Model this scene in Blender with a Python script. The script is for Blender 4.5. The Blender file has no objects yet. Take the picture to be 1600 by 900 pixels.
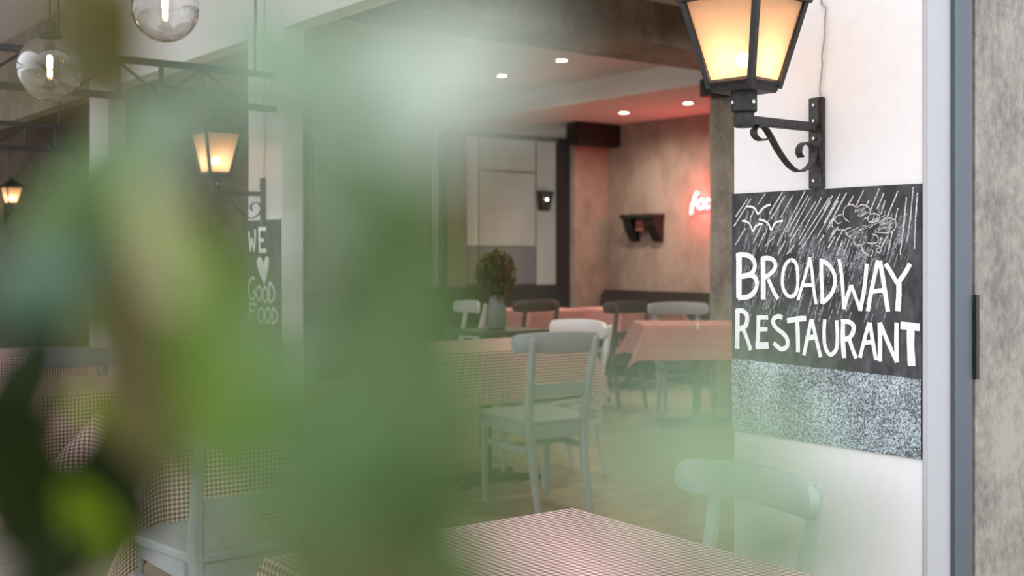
import bpy, bmesh, math, random
from mathutils import Vector, Matrix
random.seed(7)
R = math.radians
S = bpy.context.scene
COL = S.collection

# ------------------------------------------------------------------ camera, world, exposure
F = 1816.0; CX = 800.0; HY = 400.0; H = 1.2
cam_d = bpy.data.cameras.new('camera'); cam = bpy.data.objects.new('camera', cam_d); COL.objects.link(cam)
cam_d.sensor_width = 36.0; cam_d.lens = 36.0 * F / 1600.0
cam_d.shift_y = -(450.0 - HY) / 1600.0
cam_d.clip_start = 0.02; cam_d.clip_end = 200
cam.location = (0, 0, H); cam.rotation_euler = (R(90), 0, R(-37.71))
cam_d.dof.use_dof = True; cam_d.dof.focus_distance = 2.85; cam_d.dof.aperture_fstop = 3.5
S.camera = cam
S.view_settings.view_transform = 'Standard'; S.view_settings.look = 'None'
S.view_settings.gamma = 1.0; S.view_settings.use_curve_mapping = False
S.view_settings.exposure = 0.80
w = bpy.data.worlds.new('daylight'); S.world = w; w.use_nodes = True
bg = w.node_tree.nodes['Background']; bg.inputs[0].default_value = (0.93, 0.95, 1.0, 1); bg.inputs[1].default_value = 1.15

RV = Vector((0.7911, -0.6117, 0)); FV = Vector((0.6117, 0.7911, 0)); C0 = Vector((0, 0, H))
def ray(px, py): return FV + RV * ((px - CX) / F) + Vector((0, 0, (HY - py) / F))
def PY(px, py, Y): return C0 + ray(px, py) * Y
def PA(px, py, a): r = ray(px, py); return C0 + r * (a / r.x)
def PB(px, py, b): r = ray(px, py); return C0 + r * (b / r.y)
def PZ(px, py, z): r = ray(px, py); return C0 + r * ((z - H) / r.z)

# ------------------------------------------------------------------ materials
def newmat(name):
    m = bpy.data.materials.new(name); m.use_nodes = True
    nt = m.node_tree; return m, nt, nt.nodes['Principled BSDF']
def L(nt, a, b): nt.links.new(a, b)
def N(nt, t, **kw):
    n = nt.nodes.new(t)
    for k, v in kw.items():
        if hasattr(n, k): setattr(n, k, v)
        else: n.inputs[k.replace('_', ' ')].default_value = v
    return n
def simple(name, col, rough=0.6, metal=0.0, bump=0.0, scale=40, vary=0.0):
    m, nt, b = newmat(name)
    b.inputs['Roughness'].default_value = rough; b.inputs['Metallic'].default_value = metal
    b.inputs['Base Color'].default_value = (*col, 1)
    if bump or vary:
        tc = N(nt, 'ShaderNodeTexCoord'); nz = N(nt, 'ShaderNodeTexNoise', Scale=scale, Detail=6.0)
        L(nt, tc.outputs['Object'], nz.inputs['Vector'])
        if vary:
            r = N(nt, 'ShaderNodeValToRGB'); e = r.color_ramp.elements
            e[0].position = 0.3; e[1].position = 0.7
            e[0].color = (*[c * (1 - vary) for c in col], 1); e[1].color = (*[min(1, c * (1 + vary)) for c in col], 1)
            L(nt, nz.outputs['Fac'], r.inputs[0]); L(nt, r.outputs[0], b.inputs['Base Color'])
        if bump:
            bp = N(nt, 'ShaderNodeBump', Strength=bump, Distance=0.004)
            L(nt, nz.outputs['Fac'], bp.inputs['Height']); L(nt, bp.outputs[0], b.inputs['Normal'])
    return m
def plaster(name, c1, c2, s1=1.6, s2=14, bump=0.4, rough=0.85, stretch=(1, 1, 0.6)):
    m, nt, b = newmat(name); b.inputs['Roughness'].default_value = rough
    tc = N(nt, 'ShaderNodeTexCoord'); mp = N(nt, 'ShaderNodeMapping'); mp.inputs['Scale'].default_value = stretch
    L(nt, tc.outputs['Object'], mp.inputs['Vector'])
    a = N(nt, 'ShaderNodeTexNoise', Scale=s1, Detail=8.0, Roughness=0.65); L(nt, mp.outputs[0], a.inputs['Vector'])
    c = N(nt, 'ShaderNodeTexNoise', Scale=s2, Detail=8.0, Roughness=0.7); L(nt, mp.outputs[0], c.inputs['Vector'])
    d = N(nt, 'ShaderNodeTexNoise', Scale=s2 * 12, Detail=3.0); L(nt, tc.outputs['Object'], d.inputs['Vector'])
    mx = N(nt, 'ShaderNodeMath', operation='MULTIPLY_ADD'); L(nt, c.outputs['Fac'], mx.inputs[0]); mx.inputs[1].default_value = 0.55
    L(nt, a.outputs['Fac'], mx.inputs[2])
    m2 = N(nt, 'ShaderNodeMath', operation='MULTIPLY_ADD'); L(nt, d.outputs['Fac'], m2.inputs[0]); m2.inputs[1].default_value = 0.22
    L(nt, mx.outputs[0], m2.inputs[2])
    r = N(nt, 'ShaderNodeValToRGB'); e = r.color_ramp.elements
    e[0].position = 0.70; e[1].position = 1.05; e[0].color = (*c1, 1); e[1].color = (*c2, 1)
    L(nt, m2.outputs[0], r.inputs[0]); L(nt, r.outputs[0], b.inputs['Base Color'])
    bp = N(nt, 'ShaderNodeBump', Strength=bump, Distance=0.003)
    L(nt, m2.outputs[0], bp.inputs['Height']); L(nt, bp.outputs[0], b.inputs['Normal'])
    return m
def emit(name, col, st):
    m, nt, b = newmat(name); b.inputs['Base Color'].default_value = (*col, 1)
    b.inputs['Emission Color'].default_value = (*col, 1); b.inputs['Emission Strength'].default_value = st
    return m
def gingham(pale, half, full, name):
    m, nt, b = newmat(name); b.inputs['Roughness'].default_value = 0.9
    uv = N(nt, 'ShaderNodeUVMap'); sp = N(nt, 'ShaderNodeSeparateXYZ'); L(nt, uv.outputs[0], sp.inputs[0])
    outs = []
    for k in (0, 1):
        q = N(nt, 'ShaderNodeMath', operation='MULTIPLY'); L(nt, sp.outputs[k], q.inputs[0]); q.inputs[1].default_value = 1 / 0.0158
        fr = N(nt, 'ShaderNodeMath', operation='FRACT'); L(nt, q.outputs[0], fr.inputs[0])
        g = N(nt, 'ShaderNodeMath', operation='GREATER_THAN'); L(nt, fr.outputs[0], g.inputs[0]); g.inputs[1].default_value = 0.5
        outs.append(g)
    ad = N(nt, 'ShaderNodeMath', operation='MULTIPLY_ADD'); L(nt, outs[0].outputs[0], ad.inputs[0]); ad.inputs[1].default_value = 1.0
    L(nt, outs[1].outputs[0], ad.inputs[2])
    hf = N(nt, 'ShaderNodeMath', operation='MULTIPLY'); L(nt, ad.outputs[0], hf.inputs[0]); hf.inputs[1].default_value = 0.5
    r = N(nt, 'ShaderNodeValToRGB'); r.color_ramp.interpolation = 'CONSTANT'; e = r.color_ramp.elements
    e[0].position = 0; e[0].color = (*pale, 1); e[1].position = 0.75; e[1].color = (*full, 1)
    x = e.new(0.25); x.color = (*half, 1)
    L(nt, hf.outputs[0], r.inputs[0]); L(nt, r.outputs[0], b.inputs['Base Color'])
    return m
def chalk_mat(name, base, chalk, scale, lo, hi, stretch=(1, 1, 1), big=0.0):
    m, nt, b = newmat(name); b.inputs['Roughness'].default_value = 0.85
    tc = N(nt, 'ShaderNodeTexCoord'); mp = N(nt, 'ShaderNodeMapping'); mp.inputs['Scale'].default_value = stretch
    L(nt, tc.outputs['Object'], mp.inputs['Vector'])
    n = N(nt, 'ShaderNodeTexNoise', Scale=scale, Detail=4.0, Roughness=0.7); L(nt, mp.outputs[0], n.inputs['Vector'])
    g = N(nt, 'ShaderNodeTexNoise', Scale=7.0, Detail=3.0); L(nt, tc.outputs['Object'], g.inputs['Vector'])
    ma = N(nt, 'ShaderNodeMath', operation='MULTIPLY_ADD'); L(nt, g.outputs['Fac'], ma.inputs[0]); ma.inputs[1].default_value = big
    L(nt, n.outputs['Fac'], ma.inputs[2])
    r = N(nt, 'ShaderNodeValToRGB'); e = r.color_ramp.elements
    e[0].position = lo; e[1].position = hi; e[0].color = (*base, 1); e[1].color = (*chalk, 1)
    L(nt, ma.outputs[0], r.inputs[0]); L(nt, r.outputs[0], b.inputs['Base Color'])
    return m
def leafmat(name, col, trans=0.45, rough=0.38, coat=0.3):
    m, nt, b = newmat(name)
    b.inputs['Roughness'].default_value = rough; b.inputs['Specular IOR Level'].default_value = .5 if max(col) > .05 else .12
    tc = N(nt, 'ShaderNodeTexCoord'); nz = N(nt, 'ShaderNodeTexNoise', Scale=60.0, Detail=4.0)
    L(nt, tc.outputs['Object'], nz.inputs['Vector'])
    r = N(nt, 'ShaderNodeValToRGB'); e = r.color_ramp.elements; e[0].position = .3; e[1].position = .75
    e[0].color = (*[c * .8 for c in col], 1); e[1].color = (*[min(1, c * 1.15) for c in col], 1)
    L(nt, nz.outputs['Fac'], r.inputs[0]); L(nt, r.outputs[0], b.inputs['Base Color'])
    t = N(nt, 'ShaderNodeBsdfTranslucent'); L(nt, r.outputs[0], t.inputs[0])
    mx = N(nt, 'ShaderNodeMixShader'); mx.inputs[0].default_value = trans
    out = nt.nodes['Material Output']
    L(nt, b.outputs[0], mx.inputs[1]); L(nt, t.outputs[0], mx.inputs[2]); L(nt, mx.outputs[0], out.inputs[0])
    return m
def glassmat(name, tint=(1, 1, 1), rough=0.0, mixf=0.88):
    m, nt, b = newmat(name)
    b.inputs['Roughness'].default_value = 0.03; b.inputs['Base Color'].default_value = (*tint, 1)
    t = N(nt, 'ShaderNodeBsdfTransparent'); t.inputs[0].default_value = (*tint, 1)
    gl = N(nt, 'ShaderNodeBsdfGlossy'); gl.inputs['Roughness'].default_value = 0.02
    fr = N(nt, 'ShaderNodeLayerWeight', Blend=0.36)
    mx = N(nt, 'ShaderNodeMixShader'); L(nt, fr.outputs['Facing'], mx.inputs[0])
    L(nt, t.outputs[0], mx.inputs[1]); L(nt, gl.outputs[0], mx.inputs[2])
    L(nt, mx.outputs[0], nt.nodes['Material Output'].inputs[0])
    return m
def frosted():
    m, nt, b = newmat('frosted_amber_glass')
    t = N(nt, 'ShaderNodeBsdfTranslucent'); t.inputs[0].default_value = (1.0, 0.76, 0.57, 1)
    b.inputs['Base Color'].default_value = (0.80, 0.47, 0.27, 1); b.inputs['Roughness'].default_value = 0.35
    mx = N(nt, 'ShaderNodeMixShader'); mx.inputs[0].default_value = 0.62
    rf = N(nt, 'ShaderNodeBsdfRefraction', Roughness=0.33, IOR=1.03); rf.inputs[0].default_value = (1.0, .86, .62, 1)
    m0 = N(nt, 'ShaderNodeMixShader'); m0.inputs[0].default_value = 0.30
    L(nt, t.outputs[0], m0.inputs[1]); L(nt, rf.outputs[0], m0.inputs[2])
    L(nt, b.outputs[0], mx.inputs[1]); L(nt, m0.outputs[0], mx.inputs[2]); L(nt, mx.outputs[0], nt.nodes['Material Output'].inputs[0])
    return m

M = {}
M['white'] = simple('white_paint', (0.80, 0.79, 0.79), 0.7, bump=0.08, scale=30, vary=0.02)
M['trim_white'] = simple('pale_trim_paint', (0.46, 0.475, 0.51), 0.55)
M['frame_blue'] = simple('grey_blue_paint', (0.078, 0.105, 0.13), 0.45)
M['black'] = simple('black_metal', (0.018, 0.017, 0.017), 0.5, 0.2, bump=0.25, scale=120, vary=0.4)
M['iron'] = simple('dark_iron', (0.05, 0.046, 0.045), 0.5, 0.5, bump=0.3, scale=90, vary=0.4)
M['concrete'] = plaster('grey_concrete_plaster', (0.19, 0.175, 0.155), (0.37, 0.35, 0.315), 5.0, 40, 0.9, stretch=(1,1,.7))
M['brown'] = plaster('brown_plaster', (0.19, 0.14, 0.11), (0.37, 0.29, 0.24), 1.1, 5, 0.3)
M['beam'] = plaster('beam_plaster', (0.15, 0.12, 0.10), (0.32, 0.27, 0.235), 1.4, 7, 0.4)
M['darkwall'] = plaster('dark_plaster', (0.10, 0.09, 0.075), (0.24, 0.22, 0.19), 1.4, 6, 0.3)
M['ceiling'] = simple('ceiling_paint', (0.60, 0.56, 0.53), 0.85, vary=0.02, scale=3)
M['cream'] = simple('cream_panel', (0.68, 0.64, 0.54), 0.5, vary=0.05, scale=4)
M['greypanel'] = simple('grey_panel', (0.26, 0.24, 0.22), 0.5)
M['wood'] = simple('floor_board', (0.34, 0.285, 0.20), 0.45, bump=0.15, scale=9, vary=0.18)
M['tile'] = simple('pale_board', (0.40, 0.35, 0.29), 0.5, bump=0.1, scale=12, vary=0.12)
M['joint'] = simple('floor_joint', (0.10, 0.08, 0.06), 0.9)
M['chair'] = simple('grey_chair_paint', (0.36, 0.385, 0.40), 0.42, vary=0.04, scale=20)
M['chair_white'] = simple('white_chair_paint', (0.74, 0.76, 0.77), 0.42)
M['chair_light'] = simple('pale_grey_chair_paint', (0.50, 0.55, 0.56), 0.42)
M['chair_dark'] = simple('dark_chair_wood', (0.09, 0.075, 0.07), 0.45)
M['chair_blue'] = simple('blue_grey_chair_paint', (0.30, 0.34, 0.40), 0.42)
M['table'] = simple('grey_table_paint', (0.33, 0.36, 0.40), 0.5)
M['gingham'] = gingham((0.93, 0.83, 0.79), (0.60, 0.34, 0.32), (0.15, 0.035, 0.035), 'gingham_cotton')
M['gingham_red'] = gingham((0.78, 0.51, 0.49), (0.48, 0.19, 0.18), (0.24, 0.05, 0.05), 'salmon_gingham_cotton')
M['board'] = chalk_mat('chalkboard_dust', (0.034, 0.033, 0.035), (0.13, 0.13, 0.14), 11, 0.48, 0.85, (1, 1.6, 0.7), 0.1)
M['sea'] = chalk_mat('speckled_chalk', (0.055, 0.066, 0.078), (0.66, 0.76, 0.82), 230, 0.56, 0.80, (1, 1, 1), 0.26)
M['chalk'] = chalk_mat('white_chalk', (0.62, 0.61, 0.62), (0.88, 0.87, 0.88), 200, 0.3, 0.5)
M['thin_chalk'] = chalk_mat('thin_chalk', (0.16, 0.155, 0.16), (0.75, 0.73, 0.74), 330, 0.38, 0.56)
M['smudge'] = chalk_mat('smudged_chalk', (0.045, 0.045, 0.048), (0.42, 0.43, 0.45), 240, 0.36, 0.68)
M['bark'] = simple('bark', (0.10, 0.07, 0.03), 0.8, vary=0.2)
M['soil'] = simple('soil', (0.03, 0.02, 0.015), 0.95, bump=0.5)
M['terracotta'] = simple('terracotta', (0.35, 0.14, 0.07), 0.8, vary=0.1)
M['glass'] = glassmat('clear_glass')
M['vase'] = simple('pale_grey_vase', (0.16, 0.18, 0.17), 0.3)
M['frost'] = frosted()
M['bulb'] = emit('warm_bulb', (1.0, 0.72, 0.42), 45)
M['filament'] = emit('filament_tube', (1.0, 0.66, 0.30), 14)
M['downlight'] = emit('downlight_lens', (1.0, 0.86, 0.66), 14)
M['neon'] = emit('red_neon', (1.0, 0.22, 0.23), 4.2)
M['bench'] = simple('dark_upholstery', (0.03, 0.018, 0.018), 0.6)
M['redwood'] = simple('red_brown_wood', (0.22, 0.08, 0.05), 0.5)
M['cable'] = simple('cable_wire', (0.40, 0.33, 0.29), 0.7)
M['steel'] = simple('steel_screw', (0.5, 0.5, 0.5), 0.35, 0.9)
M['brass'] = simple('brass_fitting', (0.5, 0.33, 0.12), 0.4, 0.9)

# ------------------------------------------------------------------ helpers
def link(name, bm, mat, parent=None, smooth=False, kind=None):
    me = bpy.data.meshes.new(name); bmesh.ops.recalc_face_normals(bm, faces=bm.faces[:]); bm.to_mesh(me); bm.free()
    if smooth:
        me.polygons.foreach_set('use_smooth', [True] * len(me.polygons))
        try: me.set_sharp_from_angle(angle=R(40))
        except Exception: pass
    me.materials.append(M[mat] if isinstance(mat, str) else mat)
    o = bpy.data.objects.new(name, me); COL.objects.link(o)
    if parent: o.parent = parent
    if kind: o['kind'] = kind
    return o
def thing(name, label, cat, loc=(0, 0, 0), rz=0, group=None):
    o = bpy.data.objects.new(name, None); COL.objects.link(o); o.empty_display_size = 0.1
    o.location = loc; o.rotation_euler = (0, 0, rz); tag(o, label, cat, group); return o
def tag(o, label, cat, group=None):
    o['label'] = label; o['category'] = cat
    if group: o['group'] = group
    return o
def dup(root, label, loc, rz, group=None, mat=None):
    r = root.copy(); COL.objects.link(r); r.location = loc; r.rotation_euler = (0, 0, rz); r['label'] = label
    if group: r['group'] = group
    def rec(src, dst):
        for ch in list(src.children):
            c = ch.copy(); COL.objects.link(c); c.parent = dst
            if mat and c.type == 'MESH':
                c.material_slots[0].link = 'OBJECT'; c.material_slots[0].material = M[mat]
            rec(ch, c)
    rec(root, r)
    return r
def box(bm, x0, x1, y0, y1, z0, z1, bev=0.0):
    v = [bm.verts.new(p) for p in ((x0,y0,z0),(x1,y0,z0),(x1,y1,z0),(x0,y1,z0),(x0,y0,z1),(x1,y0,z1),(x1,y1,z1),(x0,y1,z1))]
    fs = [bm.faces.new([v[i] for i in q]) for q in ((0,3,2,1),(4,5,6,7),(0,1,5,4),(1,2,6,5),(2,3,7,6),(3,0,4,7))]
    if bev:
        es = set(e for f in fs for e in f.edges); bmesh.ops.bevel(bm, geom=list(es), offset=bev, segments=2, affect='EDGES')
def B(x0, x1, y0, y1, z0, z1, bev=0.0):
    bm = bmesh.new(); box(bm, x0, x1, y0, y1, z0, z1, bev); return bm
def rrect(cx, cy, z, wx, wy, c=0.3):
    a, b = wx / 2, wy / 2; k = min(a, b) * c
    return [(cx-a+k,cy-b,z),(cx+a-k,cy-b,z),(cx+a,cy-b+k,z),(cx+a,cy+b-k,z),(cx+a-k,cy+b,z),(cx-a+k,cy+b,z),(cx-a,cy+b-k,z),(cx-a,cy-b+k,z)]
def loft(bm, rings, cap=True):
    vr = [[bm.verts.new(p) for p in r] for r in rings]; n = len(vr[0])
    for a, b in zip(vr, vr[1:]):
        for i in range(n): bm.faces.new((a[i], a[(i+1) % n], b[(i+1) % n], b[i]))
    if cap: bm.faces.new(vr[0][::-1]); bm.faces.new(vr[-1])
def tube(bm, pts, r, n=8, cap=True):
    pts = [Vector(p) for p in pts]; rings = []
    for i, p in enumerate(pts):
        d = (pts[min(i+1, len(pts)-1)] - pts[max(i-1, 0)]).normalized()
        u = d.cross(Vector((0, 0, 1)));
        if u.length < 0.05: u = d.cross(Vector((1, 0, 0)))
        u.normalize(); v = d.cross(u)
        rr = r[i] if isinstance(r, (list, tuple)) else r
        rings.append([p + (u * math.cos(t) + v * math.sin(t)) * rr for t in [2*math.pi*k/n for k in range(n)]])
    loft(bm, rings, cap)
def lathe(bm, prof, n=24, c=(0, 0, 0)):
    c = Vector(c); rings = []
    for (r, z) in prof: rings.append([c + Vector((r*math.cos(2*math.pi*k/n), r*math.sin(2*math.pi*k/n), z)) for k in range(n)])
    loft(bm, rings, True)
def smoothpts(pts, n=5):
    P = [Vector(p) for p in pts]; out = []
    for i in range(len(P)-1):
        a = P[max(i-1, 0)]; b = P[i]; c = P[i+1]; d = P[min(i+2, len(P)-1)]
        for k in range(n):
            t = k / n
            out.append(0.5*((2*b)+(c-a)*t+(2*a-5*b+4*c-d)*t*t+(-a+3*b-3*c+d)*t**3))
    out.append(P[-1]); return out
def struct(name, bm, mat, parent=None): return link(name, bm, mat, parent, kind='structure')

# ------------------------------------------------------------------ structure
AP = 2.44                                   # plane of the pillar faces
ZC = 2.89
TF = -0.10                                   # the terrace floor lies one low step below the dining room
struct('floor', B(AP, 9.8, -2.0, 14.2, -0.20, -0.012), 'joint')
fl = bpy.data.objects['floor']
tf = struct('floor_terrace', B(-1.0, AP - .0005, -2.0, 14.2, TF - 0.10, TF - 0.012), 'joint')
def boards(a0, a1, b0, b1, wb, la, mat, par, z):
    b = b0; row = 0; cache = {}
    while b < b1 - 0.01:
        a = a0 - (row % 3) * la / 3
        while a < a1:
            s, e = max(a, a0), min(a + la, a1)
            if e - s > 0.05:
                key = round(e - s, 3)
                if key not in cache:
                    o = link('board', B(0.002, e - s - 0.002, 0.002, wb - 0.002, -0.012, 0, 0.0012), mat, par)
                    cache[key] = o; o.location = (s, b, z)
                else:
                    o = cache[key].copy(); COL.objects.link(o); o.location = (s, b, z + random.uniform(-.0006, 0))
            a += la
        b += wb; row += 1
boards(2.45, 6.25, 2.0, 6.6, 0.20, 1.8, 'wood', fl, 0)
boards(0.0, 2.43, 2.2, 7.4, 0.20, 1.7, 'tile', tf, TF)
def rest(x0, x1, y0, y1, mat, par, z): link('floor_field', B(x0, x1, y0, y1, z - 0.012, z), mat, par)
rest(6.25, 9.8, -2.0, 14.2, 'wood', fl, 0); rest(2.45, 6.25, 6.6, 14.2, 'wood', fl, 0); rest(2.45, 6.25, -2.0, 2.0, 'wood', fl, 0)
rest(-1.0, 0.0, -2.0, 14.2, 'tile', tf, TF); rest(0.0, 2.43, -2.0, 2.2, 'tile', tf, TF); rest(0.0, 2.43, 7.4, 14.2, 'tile', tf, TF)
# ground outside, continuing the terrace
struct('terrace_ground', B(-14, -1.0, -10, 16, TF - 0.10, TF - 0.004), 'tile')
struct('terrace_ground', B(-1.0, 9.4, -10, -2.0, TF - 0.10, TF - 0.004), 'tile')

TH = 0.11
def pillar(b0, b1):
    p = struct('wall_pillar', B(AP, AP + TH, b0, b1, TF if 0 else 0, ZC, 0.003), 'white'); link('base', B(AP - .0008, AP - .0001, b0, b1, TF, .002), 'white', p); return p
pl = PA(1146, 500, AP).y; pr = PA(1443, 500, AP).y
q0 = PA(441, 400, AP).y; q1 = PA(388, 400, AP).y
pillar(pr, pl); pillar(q0, q1); pillar(7.26, 7.62)
# white corner strip beside the board, grey blue frame, concrete
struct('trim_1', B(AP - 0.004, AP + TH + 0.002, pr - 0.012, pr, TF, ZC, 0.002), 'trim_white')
fa = PB(1485, 400, pr - 0.012).x; fb = PB(1514, 400, pr - 0.012).x
struct('trim_2', B(fa, fb, pr - 0.022, pr + 0.04, 0, ZC, 0.002), 'frame_blue')
struct('trim_3', B(fb, fb + 0.012, pr - 0.010, pr + 0.04, 0, ZC), 'black')
struct('wall_near', B(fb + 0.014, 9.3, pr - 0.020, pr + 0.10, 0, ZC), 'concrete')
hz = [PB(1518, y, pr).z for y in (590, 460)]
h = link('frame_hinge', B(fb + 0.001, fb + 0.017, pr - 0.030, pr - 0.0225, hz[0], hz[1], 0.001), 'black'); h['kind'] = 'structure'
# lintel wall above openings
struct('wall_lintel', B(AP, AP + TH, pl, q0, 2.25, ZC), 'white')
struct('wall_lintel', B(AP, AP + TH, q1, 7.26, 2.25, ZC), 'white')
struct('wall_lintel', B(AP, AP + TH, 7.62, 13.4, 2.25, ZC), 'beam')
# terrace roof and end wall, inner ceilings
struct('ceiling_terrace', B(0.0, AP + TH, 3.4, 14.0, ZC, ZC + 0.1), 'ceiling')
struct('wall_end', B(-0.6, AP + TH, 13.4, 13.55, TF, ZC), 'darkwall')
struct('ceiling', B(AP + TH, 9.3, pr - 0.02, 5.8, ZC, ZC + 0.1), 'ceiling')
struct('ceiling_middle', B(AP + TH, 7.0, 5.8, 10.9, 2.80, ZC + 0.1), 'ceiling')
struct('ceiling_face', B(6.99, 6.999, 6.081, 10.59, 2.60, 2.799), 'white')
struct('ceiling_drop', B(7.0, 9.8, 5.8, 10.9, 2.60, ZC + 0.1), 'ceiling')
struct('beam', B(AP + TH + 0.001, 8.7, 5.53, 6.08, 2.60, ZC, 0.008), 'beam')
struct('wall_right', B(8.5, 8.65, pr + 0.1, 9.299, 0, 2.9), 'brown')
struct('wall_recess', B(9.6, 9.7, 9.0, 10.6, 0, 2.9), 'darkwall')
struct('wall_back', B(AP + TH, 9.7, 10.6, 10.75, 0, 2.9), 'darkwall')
struct('wall_pier', B(6.9, 7.6, 6.09, 6.36, 0, 2.60, 0.008), 'concrete')
pa = PB(898, 300, 9.3).x
struct('wall_nook', B(pa, 8.65, 9.3, 9.38, 0, 2.60, 0.006), 'brown')
# pale wall panels on the back wall
bw = bpy.data.objects['wall_back']
def onback(name, x0, x1, y0, y1, mat, dep=0.03, b=10.6):
    p0 = PB(x0, y1, b); p1 = PB(x1, y0, b)
    return link(name, B(p0.x, p1.x, b - dep, b - 0.001, max(0, p0.z), min(2.79, p1.z), 0.004), mat, bw)
for (x0, x1, y0, y1, mt) in ((746, 834, 213, 267, 'cream'), (746, 834, 269, 324, 'cream'), (746, 834, 326, 384, 'cream'), (746, 834, 386, 445, 'greypanel'),
                             (726, 744, 213, 384, 'white'), (726, 744, 386, 445, 'greypanel'), (836, 866, 213, 445, 'cream')):
    onback('panel', x0, x1, y0, y1, mt)
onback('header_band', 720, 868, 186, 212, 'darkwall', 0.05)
onback('post', 692, 722, 190, 560, 'brown', 0.08)
onback('opening_shade_panel', 869, 897, 190, 560, 'bench', 0.02)  # flat near-black panel, the opening's shade put into its colour
onback('skirting_band', 722, 868, 446, 580, 'bench', 0.04)
# dark door with a slim pale frame
d1 = struct('door_1', B(PB(482, 0, 10.6).x, PB(664, 0, 10.6).x, 10.54, 10.599, 0, 2.5, 0.004), 'greypanel')
for (x0, x1) in ((490, 568), (578, 656)):
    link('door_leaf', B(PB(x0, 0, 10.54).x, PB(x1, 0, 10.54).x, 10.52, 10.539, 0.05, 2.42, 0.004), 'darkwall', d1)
link('door_frame', B(PB(674, 0, 10.5).x, PB(680, 0, 10.5).x, 10.46, 10.53, 0, 2.7, 0.003), 'trim_white', d1)

# ------------------------------------------------------------------ chairs
def make_chair(name, label, mat):
    t = thing(name, label, 'chair')
    # legs and posts: rear legs run up into the back posts
    for s in (-1, 1):
        bm = bmesh.new()
        path = [(-0.285, 0, .026), (-0.255, .12, .030), (-0.225, .26, .034), (-0.210, .40, .038), (-0.212, .47, .040), (-0.228, .56, .034),
                (-0.250, .66, .030), (-0.270, .75, .028), (-0.279, .81, .024), (-0.281, .825, .012)]
        loft(bm, [rrect(s * (0.140 + 0.030 * max(0, (z - .25) / .57)), y, z, w_ * 1.12, w_ * 1.12, .5) for (y, z, w_) in smoothpts(path, 3)])
        link('leg', bm, mat, t, True)
        bm = bmesh.new()
        loft(bm, [rrect(s * 0.175, 0.185, 0.0, .024, .024, .5), rrect(s * 0.178, 0.185, 0.22, .030, .030, .5), rrect(s * 0.178, 0.185, 0.41, .038, .038, .4)])
        link('leg', bm, mat, t, True)
        bm = bmesh.new(); box(bm, s * 0.166 - .010, s * 0.166 + .010, -0.222, 0.178, .285, .315, .004); link('stretcher', bm, mat, t)
        bm = bmesh.new(); box(bm, s * 0.172 - .011, s * 0.172 + .011, -0.200, 0.172, .370, .424, .003); link('apron', bm, mat, t)
    bm = bmesh.new(); box(bm, -0.135, 0.135, -0.226, -0.196, .352, .4225, .004); link('apron', bm, mat, t)
    bm = bmesh.new(); box(bm, -0.16, 0.16, 0.175, 0.197, .370, .424, .003); link('apron', bm, mat, t)
    bm = bmesh.new(); box(bm, -0.155, 0.155, -0.03, -0.01, .292, .312, .004); link('stretcher', bm, mat, t)
    # seat, trapezoid with softened edge
    def so(g, z): return [(x, y, z) for x, y in ((-.165-g, -.229-g), (.165+g, -.229-g), (.205+g, .10), (.205+g, .19), (.185, .222+g), (-.185, .222+g), (-.205-g, .19), (-.205-g, .10))]
    bm = bmesh.new(); loft(bm, [so(-.004, .4228), so(0, .425), so(0, .440), so(-.008, .447), so(-.05, .444)]); link('seat', bm, mat, t, True)
    # curved top rail, rounded ends, on the sitter's side of the posts
    bm = bmesh.new(); rings = []; n = 26; half = 0.235
    for i in range(n + 1):
        u = -1 + 2 * i / n; x = half * (math.sin(u * math.pi / 2) * .55 + .45 * math.copysign(1 - (1 - abs(u)) ** 2.6, u)); q = x / half
        hgt = 0.094 * (max(0.0, 1 - abs(q) ** 22)) ** 0.5 * (1 - .14 * q * q) + 0.004
        y = -0.252 + 0.062 * q * q; zc = 0.800 - 0.006 * q * q
        d = Vector((1, 0.124 * q / half, 0)).normalized(); nn = Vector((-d.y, d.x, 0)); th = 0.012
        ring = []
        for (a, b) in ((-1, -.85), (-.6, -1), (.6, -1), (1, -.85), (1, .85), (.6, 1), (-.6, 1), (-1, .85)):
            ring.append(Vector((x, y, zc)) + nn * a * th * (1 if hgt > .01 else .4) + Vector((0, 0, b * hgt / 2 - 0.03 * b * 0)))
        rings.append(ring)
    loft(bm, rings); link('top_rail', bm, mat, t, True)
    bm = bmesh.new(); rings = []
    for i in range(9):
        q = -1 + i / 4; x = .148 * q; y = -0.236 + .012 * q * q
        rings.append([(x, y - .009, .548), (x, y + .009, .548), (x, y + .006, .606), (x, y - .012, .606)])
    loft(bm, rings); link('back_slat', bm, mat, t, True)
    return t
GC = 'curved-back dining chairs'
chair = make_chair('dining_chair', 'grey painted wooden chair in full view in front of the middle checked table', 'chair')
b_ = PY(877, 517, 5.43)
def place(px, Y, rz, z=0.0):
    p = C0 + (FV + RV * ((px - CX) / F)) * Y; a = R(rz)
    off = Vector((-math.sin(a), math.cos(a), 0)) * 0.25
    return (p.x + off.x, p.y + off.y, z), a
l, a = place(877, 5.40, -9); chair.location = l; chair.rotation_euler = (0, 0, a)
bm = bmesh.new(); bmesh.ops.create_uvsphere(bm, u_segments=8, v_segments=6, radius=0.009)
k = link('knot_mark', bm, 'cable', chair); k.location = (0.01, -0.2225, .395); k.scale = (1.2, .25, .8)
def addchair(px, Y, rz, label, mat='chair', z=0.0):
    l, a = place(px, Y, rz, z); return dup(chair, label, l, a, None, mat)
addchair(914, 6.45, 90, 'pale whitish wooden chair at the right end of the middle checked table', 'chair_white')
addchair(1190, 2.80, 88, 'large blurred grey-green chair at lower right in front of the white pillar', 'chair_light', TF).scale = (.94, .94, .94)
addchair(392, 3.38, 0, 'grey chair with its back to us at the checked table on lower left', 'chair', TF)
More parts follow.
